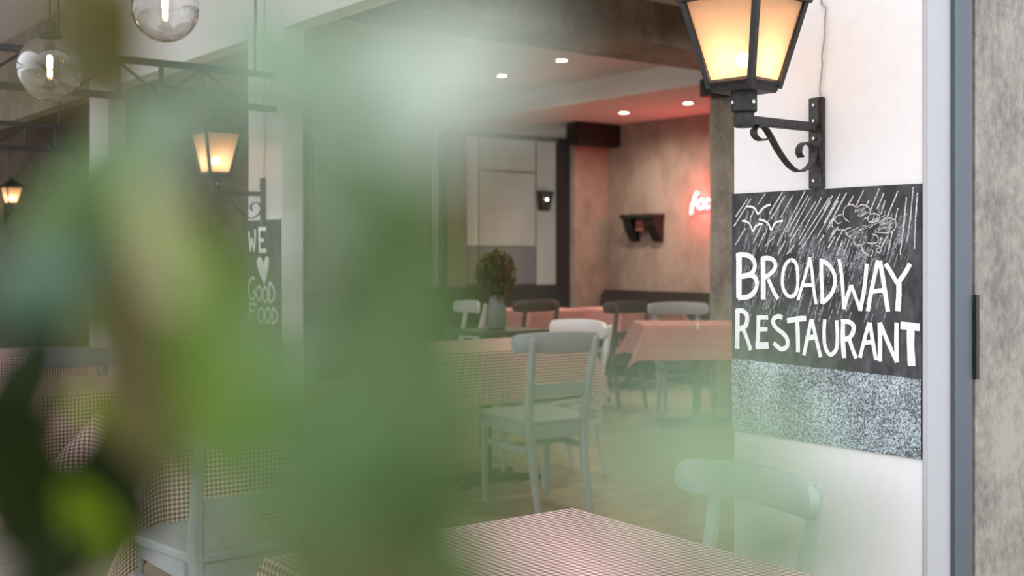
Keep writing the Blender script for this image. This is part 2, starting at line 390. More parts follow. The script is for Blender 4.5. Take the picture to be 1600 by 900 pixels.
addchair(112, 5.75, 180, 'blue-grey chair at far left behind the small checked table', 'chair_blue', TF)
addchair(843, 9.36, 0, 'dark chair in front of the far pink-clothed table, left of the other dark chair', 'chair_dark')
addchair(985, 9.1, 0, 'dark wooden chair standing between the far pink table and the right pink table', 'chair_dark')
addchair(1058, 8.90, 146, 'grey-green chair tucked under the right pink table, legs showing below its cloth', 'chair')
addchair(737, 9.2, 80, 'small whitish chair far back left of the plant vase', 'chair_white')

# ------------------------------------------------------------------ tables and cloths
TZ = 0.722
def table(corner, sx, sy, wa, wb, drop, label, clabel, rot=0, seed=0, flare=.40, fz=0.0, cm='gingham'):
    """corner: Vector of the named corner; sx, sy: +1 when the table extends to +A / +B from it"""
    hv = Matrix.Rotation(R(rot), 3, 'Z') @ Vector((sx * wa / 2, sy * wb / 2, 0)); cx = corner.x + hv.x; cy = corner.y + hv.y
    t = thing('dining_table', label, 'table', (cx, cy, fz), R(rot), 'checked dining tables')
    bm = B(-wa/2, wa/2, -wb/2, wb/2, TZ - .028, TZ, .003); link('tabletop', bm, 'table', t)
    bm = bmesh.new()
    ia, ib = wa/2 - .06, wb/2 - .06
    for (x0, x1, y0, y1) in ((-ia, ia, -ib, -ib+.02), (-ia, ia, ib-.02, ib), (-ia, -ia+.02, -ib+.02, ib-.02), (ia-.02, ia, -ib+.02, ib-.02)):
        box(bm, x0, x1, y0, y1, TZ - .11, TZ - .029)
    link('apron', bm, 'table', t)
    bm = bmesh.new(); lathe(bm, [(.05, .030), (.045, .045), (.030, .07), (.030, TZ - .14), (.06, TZ - .12), (.06, TZ - .0285)], 20); link('pedestal', bm, 'iron', t, True)
    for k in range(4):
        a = R(45 + 90 * k) if wa < .7 else R(28 if k % 2 == 0 else -28) + (k // 2) * math.pi
        f = Vector((math.cos(a), math.sin(a), 0)); g = Vector((-f.y, f.x, 0)); rr = min(.30, math.hypot(wa, wb) * .33); bm = bmesh.new()
        loft(bm, [[f*r_ + g*w_ + Vector((0,0,z0)), f*r_ - g*w_ + Vector((0,0,z0)), f*r_ - g*w_*.7 + Vector((0,0,z1)), f*r_ + g*w_*.7 + Vector((0,0,z1))] for r_, w_, z0, z1 in ((.052, .026, .012, .045), (rr * .6, .022, .006, .034), (rr, .024, 0, .024))])
        link('foot', bm, 'iron', t)
    # cloth: one draped sheet with hanging corner folds
    rnd = random.Random(seed); ph = [rnd.uniform(0, 6.28) for _ in range(6)]
    e = 0.005; ha, hb = wa/2 + e, wb/2 + e; zt = TZ + 0.003
    def axis(hh):
        n = max(4, int(hh * 2 / .05)); ins = [-hh + 2*hh*i/n for i in range(n+1)]; ins = [-hh, -hh + .003] + ins[1:-1] + [hh - .003, hh]
        st = [0.003, .012, .03, .06, .09, .12, .15, .18, .21, .24, .27, .30]; st = [s * drop / .30 for s in st]
        return [-hh - s for s in st[::-1]] + ins + [hh + s for s in st]
    U, V = axis(ha), axis(hb)
    bm = bmesh.new(); uvl = bm.loops.layers.uv.new('UVMap'); grid = []
    def side(s, along, k):   # outward offset and drop for a point s below an edge
        wv = 0.5 + 0.5 * math.sin(along * (9 + k) + ph[k]) * (0.7 + 0.3 * math.sin(along * 23 + ph[k+1]))
        f = s / drop
        return 0.004 + 0.034 * f * wv + 0.006 * min(1, s / .02), -s * (0.985 - .02 * wv)
    for u in U:
        row = []
        for v in V:
            du, dv = max(0, abs(u) - ha), max(0, abs(v) - hb); su, sv = (1 if u > 0 else -1), (1 if v > 0 else -1)
            if du == 0 and dv == 0: p = Vector((u, v, zt))
            elif dv == 0:
                o, z = side(du, v, 0 if su > 0 else 1); p = Vector((su * (ha + o), v, zt + z))
            elif du == 0:
                o, z = side(dv, u, 2 if sv > 0 else 3); p = Vector((u, sv * (hb + o), zt + z))
            else:
                r = math.hypot(du, dv); th = math.atan2(dv, du); s2 = math.sin(2 * th)
                ou, zu = side(r, sv * hb, 0 if su > 0 else 1); ov, zv = side(r, su * ha, 2 if sv > 0 else 3)
                c2 = math.cos(th) ** 2
                out = flare * r * s2 ** 1.3
                p = Vector((su * (ha + ou * c2 + out * .75), sv * (hb + ov * (1 - c2) + out * .66), zt - r * (0.985 - 0.13 * s2)))
            row.append((bm.verts.new(p), (u, v)))
        grid.append(row)
    for i in range(len(U) - 1):
        for j in range(len(V) - 1):
            q = (grid[i][j], grid[i+1][j], grid[i+1][j+1], grid[i][j+1])
            f = bm.faces.new([x[0] for x in q])
            for lp, x in zip(f.loops, q): lp[uvl].uv = x[1]
    me = bpy.data.meshes.new('tablecloth'); bm.to_mesh(me); bm.free()
    me.polygons.foreach_set('use_smooth', [True] * len(me.polygons)); me.materials.append(M[cm])
    c = bpy.data.objects.new('tablecloth', me); COL.objects.link(c); c.location = (cx, cy, fz); c.rotation_euler = (0, 0, R(rot))
    sm = c.modifiers.new('soft', 'SUBSURF'); sm.levels = 1; sm.render_levels = 1
    tag(c, clabel, 'tablecloth', 'red and white checked tablecloths')
    return t, c
zc = 0.73
zl = zc + TF
table(PZ(895, 791, zl), -1, -1, .74, 1.05, .27, 'dining table in the near foreground at the bottom edge, under a checked cloth', 'pink and white checked tablecloth on the nearest table at the bottom edge', -2, 1, .4, TF)
table(PZ(709, 550, zc), 1, 1, .90, .68, .27, 'dining table in the middle behind the full-view grey chair', 'red and white checked tablecloth on the middle table with long hanging corner', 0, 2, .24)
table(PZ(258, 672, zl), 1, 1, .62, .65, .41, 'dining table at lower left behind the chair with its back to us', 'dark red checked tablecloth at lower left with a long hanging corner fold', 0, 3, .75, TF)
table(PZ(62, 618, zl), 1, 1, .72, .68, .30, 'small dining table at far left, in front of the blue-grey chair', 'checked tablecloth on the small far-left table, blue-grey leg below it', 0, 4, .4, TF)
table(PZ(1010, 507, zc), 1, 1, .80, .55, .25, 'dining table right of the middle, in front of the concrete pier', 'pink checked tablecloth right beside the white pillar, grey-green legs below', -36, 5, .5, 0, 'gingham_red')
table(PZ(828, 485, zc), 1, 1, .60, .60, .25, 'far dining table in the back room, behind the left dark chair', 'salmon pink checked tablecloth on the far back-room table', 0, 6, .4, 0, 'gingham_red')
table(PZ(-70, 560, zl), 1, 1, .72, .62, .30, 'dining table at the left edge of the photo behind the small far-left table', 'red checked tablecloth at the left edge, rearmost on the terrace', 0, 7, .4, TF)
table(PZ(960, 484, zc) + Vector((.08, 0, 0)), 1, 1, .75, .6, .25, 'farthest dining table in front of the dark bench', 'orange-pink checked tablecloth farthest back, before the dark bench', 0, 8, .4, 0, 'gingham_red')
def clip(p, rz, label):
    t = thing('tablecloth_clip', label, 'clip', p, R(rz), 'tablecloth clips')
    bm = bmesh.new(); pts = [(0, .012, -.03), (0, .012, .006), (0, -.006, .006), (0, -.008, -.032)]
    pts = [(0, -.010, -.034), (0, -.008, 0.0), (0, -.002, .007), (0, .012, .008), (0, .034, .007)]
    loft(bm, [[(x - .006, y, z), (x + .006, y, z), (x + .006, y - .001, z + .0015), (x - .006, y - .001, z + .0015)] for x, y, z in pts]); link('spring_strip', bm, 'chair_white', t)
    bm = bmesh.new(); tube(bm, [(-.006, -.009, -.034), (.006, -.009, -.034)], .0018, 6); link('lip', bm, 'steel', t)
p = PZ(1087, 507, zc); c_ = PZ(1010, 507, zc); clip((c_.x + .35 * math.cos(R(36)) - .012 * math.sin(R(36)), c_.y - .35 * math.sin(R(36)) - .012 * math.cos(R(36)), .727), -36, 'small white clip on the front edge of the right pink cloth')
p = PZ(709, 550, zc); clip((p.x - .012, p.y + .52, .727), -90, 'small white clip on the left edge of the middle checked cloth')

# ------------------------------------------------------------------ lantern on bracket
MB_ = PA(1279, 200, AP)        # mount centre on the near pillar
def make_lantern(label):
    t = thing('wall_lantern', label, 'wall lamp', (AP, MB_.y, 0))
    Y0 = MB_.y
    def loc(px, py): p = PB(px, py, Y0); return (p.x - AP, p.z)
    zt, zb = PA(1279, 153, AP).z, PA(1279, 295, AP).z
    link('wall_bar', B(-.014, -.0005, -.022, .022, zb, zt, .002), 'iron', t)
    bm = bmesh.new(); box(bm, -.0195, -.0135, -.015, .015, zt - .075, zt - .004, .001); link('terminal_plate', bm, 'iron', t)
    for z in (zb + .02, zt - .02, zt - .06, zt - .105):
        bm = bmesh.new(); tube(bm, [(-.014, 0, z), (-.0225, 0, z)], .004, 8); link('screw', bm, 'steel', t)
    az = 1.528; ax = -.289
    link('arm', B(ax, -.0145, -.010, .010, az - .011, az + .011, .002), 'iron', t)
    sc = [(1200,217),(1188,219),(1179,212),(1178,203),(1185,197),(1194,199),(1203,212),(1214,232),(1225,249),(1237,262),(1253,268),(1270,261),(1280,248),(1281,236),(1274,226),(1263,223),(1254,228),(1251,238),(1256,246)]
    sc = [(x if x < 1235 else 1235 + (x - 1235) * .80, y) for x, y in sc]
    pts = [Vector((min(p.x, -.0165), p.y, p.z)) for p in smoothpts([(loc(*q)[0], 0, loc(*q)[1]) for q in sc], 4)]
    bm = bmesh.new(); rings = []
    for i, p in enumerate(pts):
        d = (pts[min(i+1, len(pts)-1)] - pts[max(i-1, 0)]).normalized(); n = Vector((-d.z, 0, d.x)) * .0018
        rings.append([p + n + Vector((0, -.010, 0)), p + n + Vector((0, .010, 0)), p - n + Vector((0, .010, 0)), p - n + Vector((0, -.010, 0))])
    loft(bm, rings); link('scroll', bm, 'iron', t, True)
    lx = ax + .004
    bm = bmesh.new(); lathe(bm, [(.022, 1.510), (.024, 1.514), (.024, 1.542), (.022, 1.546)], 20, (lx, 0, 0)); link('arm_cap', bm, 'black', t, True)
    bm = bmesh.new(); lathe(bm, [(.028, 1.546), (.031, 1.549), (.031, 1.603), (.027, 1.607)], 24, (lx, 0, 0)); link('collar', bm, 'black', t, True)
    for k in range(4):
        a = R(-100 + 90 * k); bm = bmesh.new(); tube(bm, [(lx + .030*math.cos(a), .030*math.sin(a), 1.568), (lx + .036*math.cos(a), .036*math.sin(a), 1.568)], .005, 8); link('screw', bm, 'steel', t, True)
    # four sided tapered cage, a corner towards the viewer
    z0, z1 = 1.605, 1.814; rb, rt = .083, .149; base = R(-127.7)
    def cor(k, z, g=0):
        f = (z - z0) / (z1 - z0); r = rb + (rt - rb) * f + g; a = base + k * math.pi / 2
        return Vector((lx + r * math.cos(a), r * math.sin(a), z))
    for k in range(4):
        bm = bmesh.new(); tube(bm, [cor(k, z0, -.002), cor(k, z1, -.002)], .0105, 4); link('corner_bar', bm, 'black', t)
        a, b, c, d = cor(k, z0, -.004), cor(k+1, z0, -.004), cor(k+1, z1, -.004), cor(k, z1, -.004)
        bm = bmesh.new(); nrm = (b - a).cross(d - a).normalized() * .003
        vs = [bm.verts.new(x) for x in (a, b, c, d)]; f = bm.faces.new(vs)
        link('glass_pane', bm, 'frost', t)
    def plate(za, zb_, ga, gb):
        bm = bmesh.new(); rings = []
        for z, g in ((za, ga), (zb_, gb)):
            rr = (rb + (rt - rb) * (min(max(z, z0), z1) - z0) / (z1 - z0)) + g
            rings.append([(lx + rr * math.cos(base + k*math.pi/2), rr * math.sin(base + k*math.pi/2), z) for k in range(4)])
        loft(bm, rings); return bm
    link('base_plate', plate(z0 - .012, z0 + .008, -.006, .004), 'black', t)
    bm = bmesh.new()
    for k in range(4): tube(bm, [cor(k, z0 + .009, .0), cor(k+1, z0 + .009, .0)], .0085, 4)
    link('bottom_frame', bm, 'black', t)
    link('top_frame', plate(z1 - .004, z1 + .012, .016, .022), 'black', t)
    bm = bmesh.new(); rings = []
    for z, r in ((z1 + .012, rt + .024), (z1 + .022, rt + .02), (z1 + .075, .085), (z1 + .10, .05), (z1 + .105, .025), (z1 + .125, .018), (z1 + .135, .004)):
        rings.append([(lx + r * math.cos(base + k*math.pi/2), r * math.sin(base + k*math.pi/2), z) for k in range(4)])
    loft(bm, rings); link('roof', bm, 'black', t)
    bm = bmesh.new(); lathe(bm, [(.010, z0 + .008), (.012, z0 + .042), (.010, z0 + .046)], 12, (lx, 0, 0)); link('lamp_socket', bm, 'brass', t, True)
    bm = bmesh.new(); bmesh.ops.create_uvsphere(bm, u_segments=16, v_segments=10, radius=.017); bmesh.ops.translate(bm, verts=bm.verts[:], vec=(lx, 0, z0 + .068)); link('bulb', bm, 'bulb', t, True)
    return t, lx, z0
lan, lx_, lz0 = make_lantern('large black lantern with glowing amber glass on the near white pillar above the chalkboard')
def lamp_point(loc, pw, col, r, name='lamp_light', parent=None):
    d = bpy.data.lights.new(name, 'POINT'); d.energy = pw; d.color = col; d.shadow_soft_size = r
    o = bpy.data.objects.new(name, d); COL.objects.link(o); o.location = loc
    if parent: o.parent = parent
    return o
LP = 0.42
lamp_point((lx_, 0, lz0 + .068), LP, (1.0, .71, .49), .019, parent=lan)
# cable from the wall bar to the ceiling
wt = PA(1283, 153, AP)
cpts = [PA(x, y, AP - .006) for x, y in ((1283,154),(1281,140),(1283,118),(1285,100),(1284,88),(1288,60),(1289,30),(1290,12),(1284,2),(1283,-60))]
cpts.append(Vector((AP - .006, cpts[-1].y, ZC)))
bm = bmesh.new(); tube(bm, [p - Vector((AP, MB_.y, 0)) for p in smoothpts(cpts, 4)], .0022, 6); link('cable', bm, 'cable', lan, True)
# second lantern
m2 = PA(413, 300, AP)
l2 = dup(lan, 'smaller-looking lit lantern on the second pillar, above the heart chalkboard', (AP, m2.y, -.035), 0)
l2.scale = (.86, .92, 1)
cage = Matrix.Translation((lx_, 0, lz0)) @ Matrix.Rotation(R(-8), 4, 'Z') @ Matrix.Scale(.93, 4) @ Matrix.Translation((-lx_, 0, -lz0))
for o in l2.children:
    if o.name.split('.')[0] in ('corner_bar', 'glass_pane', 'base_plate', 'bottom_frame', 'top_frame', 'roof'): o.matrix_local = cage @ o.matrix_local
# far lantern under the third truss
FL = PY(18, 300, 9.88)
lf = dup(lan, 'tiny distant lit lantern at the far left edge below the metal trusses', (FL.x, 10.599, .60), R(90))
lf.scale = (.65, .65, .65)

# ------------------------------------------------------------------ chalkboards
def board(b_left, b_right, ztop, zbot, label):
    t = thing('chalkboard', label, 'sign', (AP, 0, 0))
    link('panel', B(-.006, -.0005, b_right, b_left, zbot, ztop), 'board', t); return t
zt = (PA(1146, 303, AP).z + PA(1440, 287, AP).z) / 2; zb = (PA(1145, 672, AP).z + PA(1442, 718, AP).z) / 2
cb = board(pl, pr + .003, zt, zb, 'black chalkboard with white hand lettering, clouds and rain on the near white pillar')
CROPS = {1: (1140, 280, 7.5), 2: (1290, 280, 6.925), 3: (1140, 380, 8.18), 4: (1290, 380, 7.5), 5: (1140, 470, 7.5), 6: (1290, 480, 6.925), 8: (380, 330, 4.74)}
def ribbon(bm, pts, wd, off, end=1.0):
    """flat stroke lying in the board plane (y, z) at depth -off"""
    P = [Vector((p[0], p[1])) for p in pts]; Lr = []
    for i, p in enumerate(P):
        d = P[min(i+1, len(P)-1)] - P[max(i-1, 0)]
        if d.length < 1e-9: d = Vector((1, 0))
        d.normalize(); n = Vector((-d.y, d.x)); w_ = wd[i] if isinstance(wd, list) else wd
        Lr.append((p + n * w_ / 2, p - n * w_ / 2))
    vs = [(bm.verts.new((-off, a.x, a.y)), bm.verts.new((-off, b.x, b.y))) for a, b in Lr]
    for a, b in zip(vs, vs[1:]): bm.faces.new((a[0], a[1], b[1], b[0]))
def stroke(bm, crop, pts, wd, off, curve=True, jit=0):
    ox, oy, s = CROPS[crop]
    P3 = [PA(ox + x / s, oy + y / s, AP) for x, y in pts]
    P2 = [Vector((p.y, p.z, 0)) for p in P3]
    if curve and len(P2) > 2: P2 = smoothpts(P2, 5)
    else:
        Q = []
        for a, b in zip(P2, P2[1:]): Q += [a.lerp(b, k / 3) for k in range(3)]
        P2 = Q + [P2[-1]]
    sc = (P3[0] - C0).dot(FV) / F / s
    ws = [wd * sc * random.uniform(1 - jit, 1 + jit) * 1.16 for _ in P2]
    ribbon(bm, P2, ws, off)
letters = {
 'letter_b': (3, [([(140,130),(142,300),(140,500),(142,705)], 82, 1), ([(120,150),(230,150),(310,190),(345,270),(330,350),(270,405),(170,425)], 56, 1), ([(180,425),(280,405),(350,440),(372,520),(345,610),(270,680),(130,700)], 56, 1)]),
 'letter_r': (3, [([(450,185),(452,450),(452,720)], 66, 1), ([(430,200),(510,190),(580,215),(610,280),(590,340),(530,400),(470,440)], 50, 1), ([(515,455),(560,560),(605,650),(645,712)], 48, 1)]),
 'letter_o': (3, [([(800,210),(745,260),(710,350),(695,470),(705,570),(745,650),(800,682),(860,650),(890,560),(893,430),(885,320),(855,235),(800,210)], 44, 1)]),
 'letter_a': (3, [([(1050,180),(1000,370),(950,540),(895,730)], 40, 1), ([(1045,180),(1075,350),(1095,560),(1128,780)], 42, 1), ([(955,540),(1080,535)], 44, 1)]),
 'letter_d': (3, [([(1195,200),(1195,400),(1205,600),(1205,775)], 52, 1), ([(1180,215),(1280,270),(1350,370),(1372,480),(1350,590),(1290,690),(1205,765)], 50, 1)]),
 'letter_w': (4, [([(178,185),(205,350),(222,550),(232,770)], 42, 1), ([(232,770),(275,620),(322,490)], 46, 1), ([(322,490),(370,620),(428,790)], 40, 1), ([(428,790),(470,560),(490,400),(503,240)], 46, 1)]),
 'letter_a.001': (4, [([(635,200),(590,400),(548,600),(515,795)], 48, 1), ([(655,205),(690,390),(720,590),(752,800)], 52, 1), ([(570,565),(700,550)], 48, 1)]),
 'letter_y': (4, [([(720,240),(780,330),(860,470)], 48, 1), ([(1012,240),(950,350),(880,450)], 52, 1), ([(880,440),(880,600),(868,795)], 62, 1)]),
 'letter_r.001': (5, [([(112,100),(112,320),(108,560)], 58, 1), ([(95,120),(170,118),(218,160),(225,230),(200,300),(120,335)], 52, 1), ([(180,330),(225,440),(268,578)], 46, 1)]),
 'letter_e': (5, [([(358,175),(355,370),(345,555)], 50, 1), ([(340,195),(472,195)], 44, 0), ([(350,335),(466,330)], 44, 0), ([(325,528),(478,520)], 70, 0)]),
 'letter_s': (5, [([(640,195),(585,182),(535,215),(535,270),(580,330),(650,385),(695,450),(695,530),(635,565),(585,540),(535,490)], 48, 1)]),
 'letter_t': (5, [([(695,235),(800,215),(918,205)], 54, 1), ([(812,225),(820,400),(822,600)], 50, 1)]),
 'letter_a.002': (5, [([(980,215),(945,370),(890,638)], 44, 1), ([(985,215),(1030,420),(1088,660)], 42, 1), ([(930,440),(1030,415)], 52, 0)]),
 'letter_u': (6, [([(10,130),(2,260),(12,420),(65,510),(125,470),(145,380),(145,250),(138,140)], 40, 1)]),
 'letter_r.002': (6, [([(208,150),(205,350),(220,548)], 48, 1), ([(185,158),(260,155),(318,195),(318,260),(280,325),(215,350)], 46, 1), ([(275,340),(310,450),(352,550)], 42, 1)]),
 'letter_a.003': (6, [([(490,165),(440,340),(390,545)], 40, 1), ([(498,165),(530,370),(565,572)], 42, 1), ([(425,385),(540,372)], 44, 0)]),
 'letter_n': (6, [([(605,165),(608,370),(605,585)], 48, 1), ([(608,165),(690,370),(790,595)], 42, 1), ([(788,165),(785,370),(792,595)], 46, 1)]),
 'letter_t.001': (6, [([(828,195),(930,205),(1036,218)], 72, 0), ([(940,210),(938,400),(950,635)], 80, 0)]),
}
for nm, (crop, sts) in letters.items():
    bm = bmesh.new()
    for i, (pts, wd, cv) in enumerate(sts): stroke(bm, crop, pts, wd, .0072 + .0002 * i, bool(cv), .05)
    link(nm, bm, 'chalk', cb)
# rain, birds, cloud
rain1 = [((270,230),(70,550)),((235,225),(90,440)),((435,170),(350,300)),((640,150),(480,410)),((665,195),(503,475)),((760,195),(615,455)),((905,135),(575,770)),
 ((938,190),(690,620)),((965,210),(720,680)),((1030,260),(720,745)),((1095,215),(835,700)),((1190,215),(830,770)),((1200,270),(868,808)),((205,575),(85,770)),((395,535),(295,750)),
 ((430,630),(352,795)),((305,370),(258,460)),((1290,255),(1040,690)),((1260,440),(1060,750)),((1290,560),(1155,770)),((545,670),(430,790)),((670,720),(590,880)),((780,770),(690,880))]
rain2 = [((175,155),(0,480)),((245,145),(0,600)),((320,180),(262,280)),((432,115),(345,295)),((600,100),(505,330)),((648,150),(575,325)),((662,230),(615,380)),((485,230),(458,285)),
 ((800,130),(682,410)),((800,315),(770,440)),((892,195),(850,620),(822,820)),((965,85),(940,380),(900,670)),((1012,145),(990,450),(978,760)),((740,570),(700,770)),((625,625),(600,700)),
 ((690,610),(620,740)),((110,550),(30,710)),((200,560),(140,670)),((120,620),(45,745)),((200,655),(140,830)),((275,650),(215,815)),((90,180),(0,340))]
bm = bmesh.new()
for r in rain1: stroke(bm, 1, r, 14, .0068, False, .3)
for r in rain2: stroke(bm, 2, r, 14, .0068, False, .3)
link('rain_strokes', bm, 'thin_chalk', cb)['kind'] = 'stuff'
for pts in ([(215,322),(270,322),(320,350),(352,408),(400,350),(450,315),(500,300)], [(165,490),(215,495),(265,540),(290,610),(320,560),(360,530),(408,522)], [(362,470),(430,490),(480,530),(505,595),(545,525),(590,495),(645,492)]):
    bm = bmesh.new(); stroke(bm, 1, pts, 20, .0070, True, .25); link('bird_drawing', bm, 'chalk', cb)
bm = bmesh.new()
cl = [[(270,460),(220,420),(210,360),(235,300),(300,275),(345,310),(340,350)], [(345,320),(400,280),(465,290),(500,340),(480,400),(420,440)], [(470,450),(490,390),(540,372),(600,395),(590,440),(540,465),(480,455)],
 [(600,480),(630,440),(700,420),(765,440),(780,490),(760,545),(690,580),(560,572)], [(200,380),(140,400),(120,440),(150,480),(190,465)], [(200,550),(130,545),(80,500),(60,455),(130,450)], [(230,550),(110,530),(95,470)],
 [(290,525),(240,540),(240,590),(300,640),(330,650)], [(440,680),(400,715),(340,700),(320,650),(350,605)], [(520,595),(570,610),(590,650),(560,690),(460,690)], [(355,715),(400,760),(460,820),(510,830),(528,790),(515,755)],
 [(400,720),(430,780),(500,835)], [(560,715),(600,730),(620,775),(590,795),(565,770),(580,745),(600,760)], [(330,700),(380,745),(410,760)]]
for c in cl: stroke(bm, 2, c, 10, .0069, True, .35)
for k in range(26):
    x = 300 + k * 12 + random.uniform(-12, 12); y = 590 - k * 6 + random.uniform(-35, 35); ln = random.uniform(50, 110)
    stroke(bm, 2, [(x - ln * .7, y + ln * .3), (x + ln * .5, y - ln * .3)], 7, .0067, False, .4)
for k in range(14):
    x = random.uniform(620, 740); y = random.uniform(450, 540); stroke(bm, 2, [(x - 40, y + 15), (x + 40, y - 20)], 6, .0067, False, .4)
    x = random.uniform(370, 450); y = random.uniform(310, 390); stroke(bm, 2, [(x - 40, y + 25), (x + 30, y - 20)], 6, .0067, False, .4)
link('cloud_drawing', bm, 'thin_chalk', cb)
# rubbed chalk streaks between the drawing and the words
bm = bmesh.new()
for k in range(520):
    px = random.uniform(1165, 1425); cyy = 372 + 22 * math.sin(px * .03) + (px - 1165) * .06
    py = random.gauss(cyy, 17) if random.random() < .55 else random.uniform(395, 500)
    if px > 1385 and py > 410: continue
    ln = random.uniform(6, 26); p = [PA(px + ln * .18, py - ln / 2, AP), PA(px - ln * .12, py + ln / 2, AP)]
    ribbon(bm, [(q.y, q.z) for q in p], random.uniform(.0010, .0050), .0062 + random.uniform(0, .0004))
link('chalk_smudges', bm, 'smudge', cb)['kind'] = 'stuff'
# speckled chalk sea along the bottom
s0, s1 = PA(1146, 560, AP).z, PA(1440, 592, AP).z
bm = bmesh.new(); n = 60; top = []; bot = []
for i in range(n + 1):
    f = i / n; y = pl + (pr + .003 - pl) * f
    top.append(bm.verts.new((-.0063, y, s0 + (s1 - s0) * f + random.uniform(-.0015, .0015)))); bot.append(bm.verts.new((-.0063, y, zb)))
for i in range(n): bm.faces.new((top[i], top[i+1], bot[i+1], bot[i]))
link('chalk_sea', bm, 'sea', cb)

zt2 = PA(388, 345, AP).z
cb2 = board(q1, q0 + .004, zt2, zt2 - .70, 'narrow chalkboard with a white heart and lettering on the second pillar')
words2 = {
 'letter_w': [([(50,150),(58,225),(60,300)],16),([(60,300),(75,200)],14),([(75,200),(88,300)],14),([(88,300),(98,220),(100,135)],16)],
 'letter_e': [([(130,130),(132,300)],20),([(125,132),(180,130)],20),([(130,215),(165,215)],18),([(128,295),(182,292)],22)],
 'letter_g': [([(95,500),(70,500),(50,540),(48,600),(60,650),(90,650),(98,610),(80,600)],14)],
 'letter_o': [([(125,560),(105,590),(110,640),(130,660),(145,620),(140,575),(125,560)],14)],
 'letter_o.001': [([(172,560),(152,600),(158,660),(175,675),(190,640),(188,590),(172,560)],14)],
 'letter_d': [([(203,525),(202,680)],14),([(203,530),(235,570),(238,640),(205,680)],14)],
 'letter_f': [([(55,690),(55,800)],16),([(50,690),(108,690)],20),([(55,740),(95,740)],16)],
 'letter_o.002': [([(140,715),(118,760),(122,810),(142,830),(160,790),(156,740),(140,715)],12)],
 'letter_o.003': [([(190,715),(170,760),(174,810),(192,830),(210,790),(206,740),(190,715)],12)],
 'letter_d.001': [([(225,715),(225,840)],12),([(225,715),(255,750),(262,800),(228,840)],12)],
}
for nm, sts in words2.items():
    bm = bmesh.new()
    for i, (pts, wd) in enumerate(sts): stroke(bm, 8, pts, wd * 1.35, .0072 + .0002 * i, True, .05)
    link(nm, bm, 'chalk', cb2)
bm = bmesh.new(); hp = []
for x, y in ((165,548),(140,490),(115,420),(108,375),(120,345),(140,340),(155,370),(160,395),(168,365),(180,335),(198,340),(202,380),(192,440),(180,500)):
    p = PA(380 + x / 4.74, 330 + y / 4.74, AP); hp.append(bm.verts.new((-.0072, p.y, p.z)))
f = bm.faces.new(hp); bmesh.ops.triangulate(bm, faces=[f]); link('heart_drawing', bm, 'chalk', cb2)

# ------------------------------------------------------------------ downlights, neon, things in the back room
def downlight(px, py, zc_, label):
    p = PZ(px, py, zc_); t = thing('recessed_downlight', label, 'ceiling light', (p.x, p.y, zc_), 0, 'recessed ceiling downlights')
    bm = bmesh.new(); lathe(bm, [(.045, -.001), (.062, -.001), (.060, -.008), (.046, -.010), (.044, -.004)], 24); link('trim_ring', bm, 'white', t, True)
    bm = bmesh.new(); lathe(bm, [(.044, -.003), (.043, -.006), (.02, -.008)], 24); link('lens', bm, 'downlight', t)
    d = bpy.data.lights.new('downlight_beam', 'SPOT'); d.energy = 44; d.color = (1, .88, .72); d.spot_size = R(168); d.spot_blend = .9; d.shadow_soft_size = .04
    o = bpy.data.objects.new('downlight_beam', d); COL.objects.link(o); o.parent = t; o.location = (0, 0, -.02)
downlight(877, 93, 2.8, 'round lit downlight in the ceiling nearest the concrete beam')
downlight(783, 117, 2.8, 'round lit downlight in the ceiling, leftmost of the visible four')
downlight(975, 175, 2.6, 'round lit downlight in the red-tinted ceiling, farther left one')
downlight(1075, 160, 2.6, 'round lit downlight in the red-tinted ceiling, right one near the pier')
downlight(585, 150, 2.8, 'faint downlight seen through the leaf haze left of the others')
for (x, y, where) in ((4.2, 3.2, 'beyond the top edge, nearest the white lantern pillar'), (5.9, 3.2, 'beyond the top edge, on the right toward the near wall'), (5.9, 4.7, 'beyond the top edge, just before the concrete beam on the right'), (4.2, 4.7, 'beyond the top edge, straight above the middle checked table')):
    r_ = Vector((x, y, ZC)) - C0; f_ = r_.dot(FV); downlight(CX + F * r_.dot(RV) / f_, HY - F * r_.z / f_, ZC, 'added unseen fill downlight ' + where)
# the four just above are added, unseen, to brighten the middle tables
# neon word on the right wall
NB = 8.5
t = thing('neon_sign', 'glowing red neon script word on the brown plaster wall', 'neon sign', (NB, 0, 0))
def npt(x, y): p = PA(1040 + x / 10.0, 270 + y / 10.0, NB - .03); return Vector((-.03, p.y, p.z))
nst = [[(510,330),(490,310),(465,345),(440,430),(415,520),(400,600),(400,650)], [(400,510),(460,480),(520,470)], [(560,420),(510,450),(500,520),(540,560),(590,530),(600,460),(560,420),(620,440)],
       [(680,410),(630,440),(615,500),(640,545),(690,530),(715,470),(680,410),(740,430)], [(830,400),(770,430),(760,500),(790,540),(840,500),(850,420)], [(880,300),(860,400),(850,500),(870,545)]]
for s in nst:
    bm = bmesh.new(); tube(bm, smoothpts([npt(*q) for q in s], 4), .0145, 8); link('neon_tube', bm, 'neon', t, True)
for x, y in ((400,650),(520,470),(590,530),(840,500)):
    p = npt(x, y); bm = bmesh.new(); tube(bm, [(-.03, p.y, p.z), (-.001, p.y, p.z)], .006, 6); link('standoff', bm, 'black', t)
q = npt(620, 480); lamp_point((-.12, q.y, q.z), 9, (1, .05, .06), .08, 'neon_light', t)
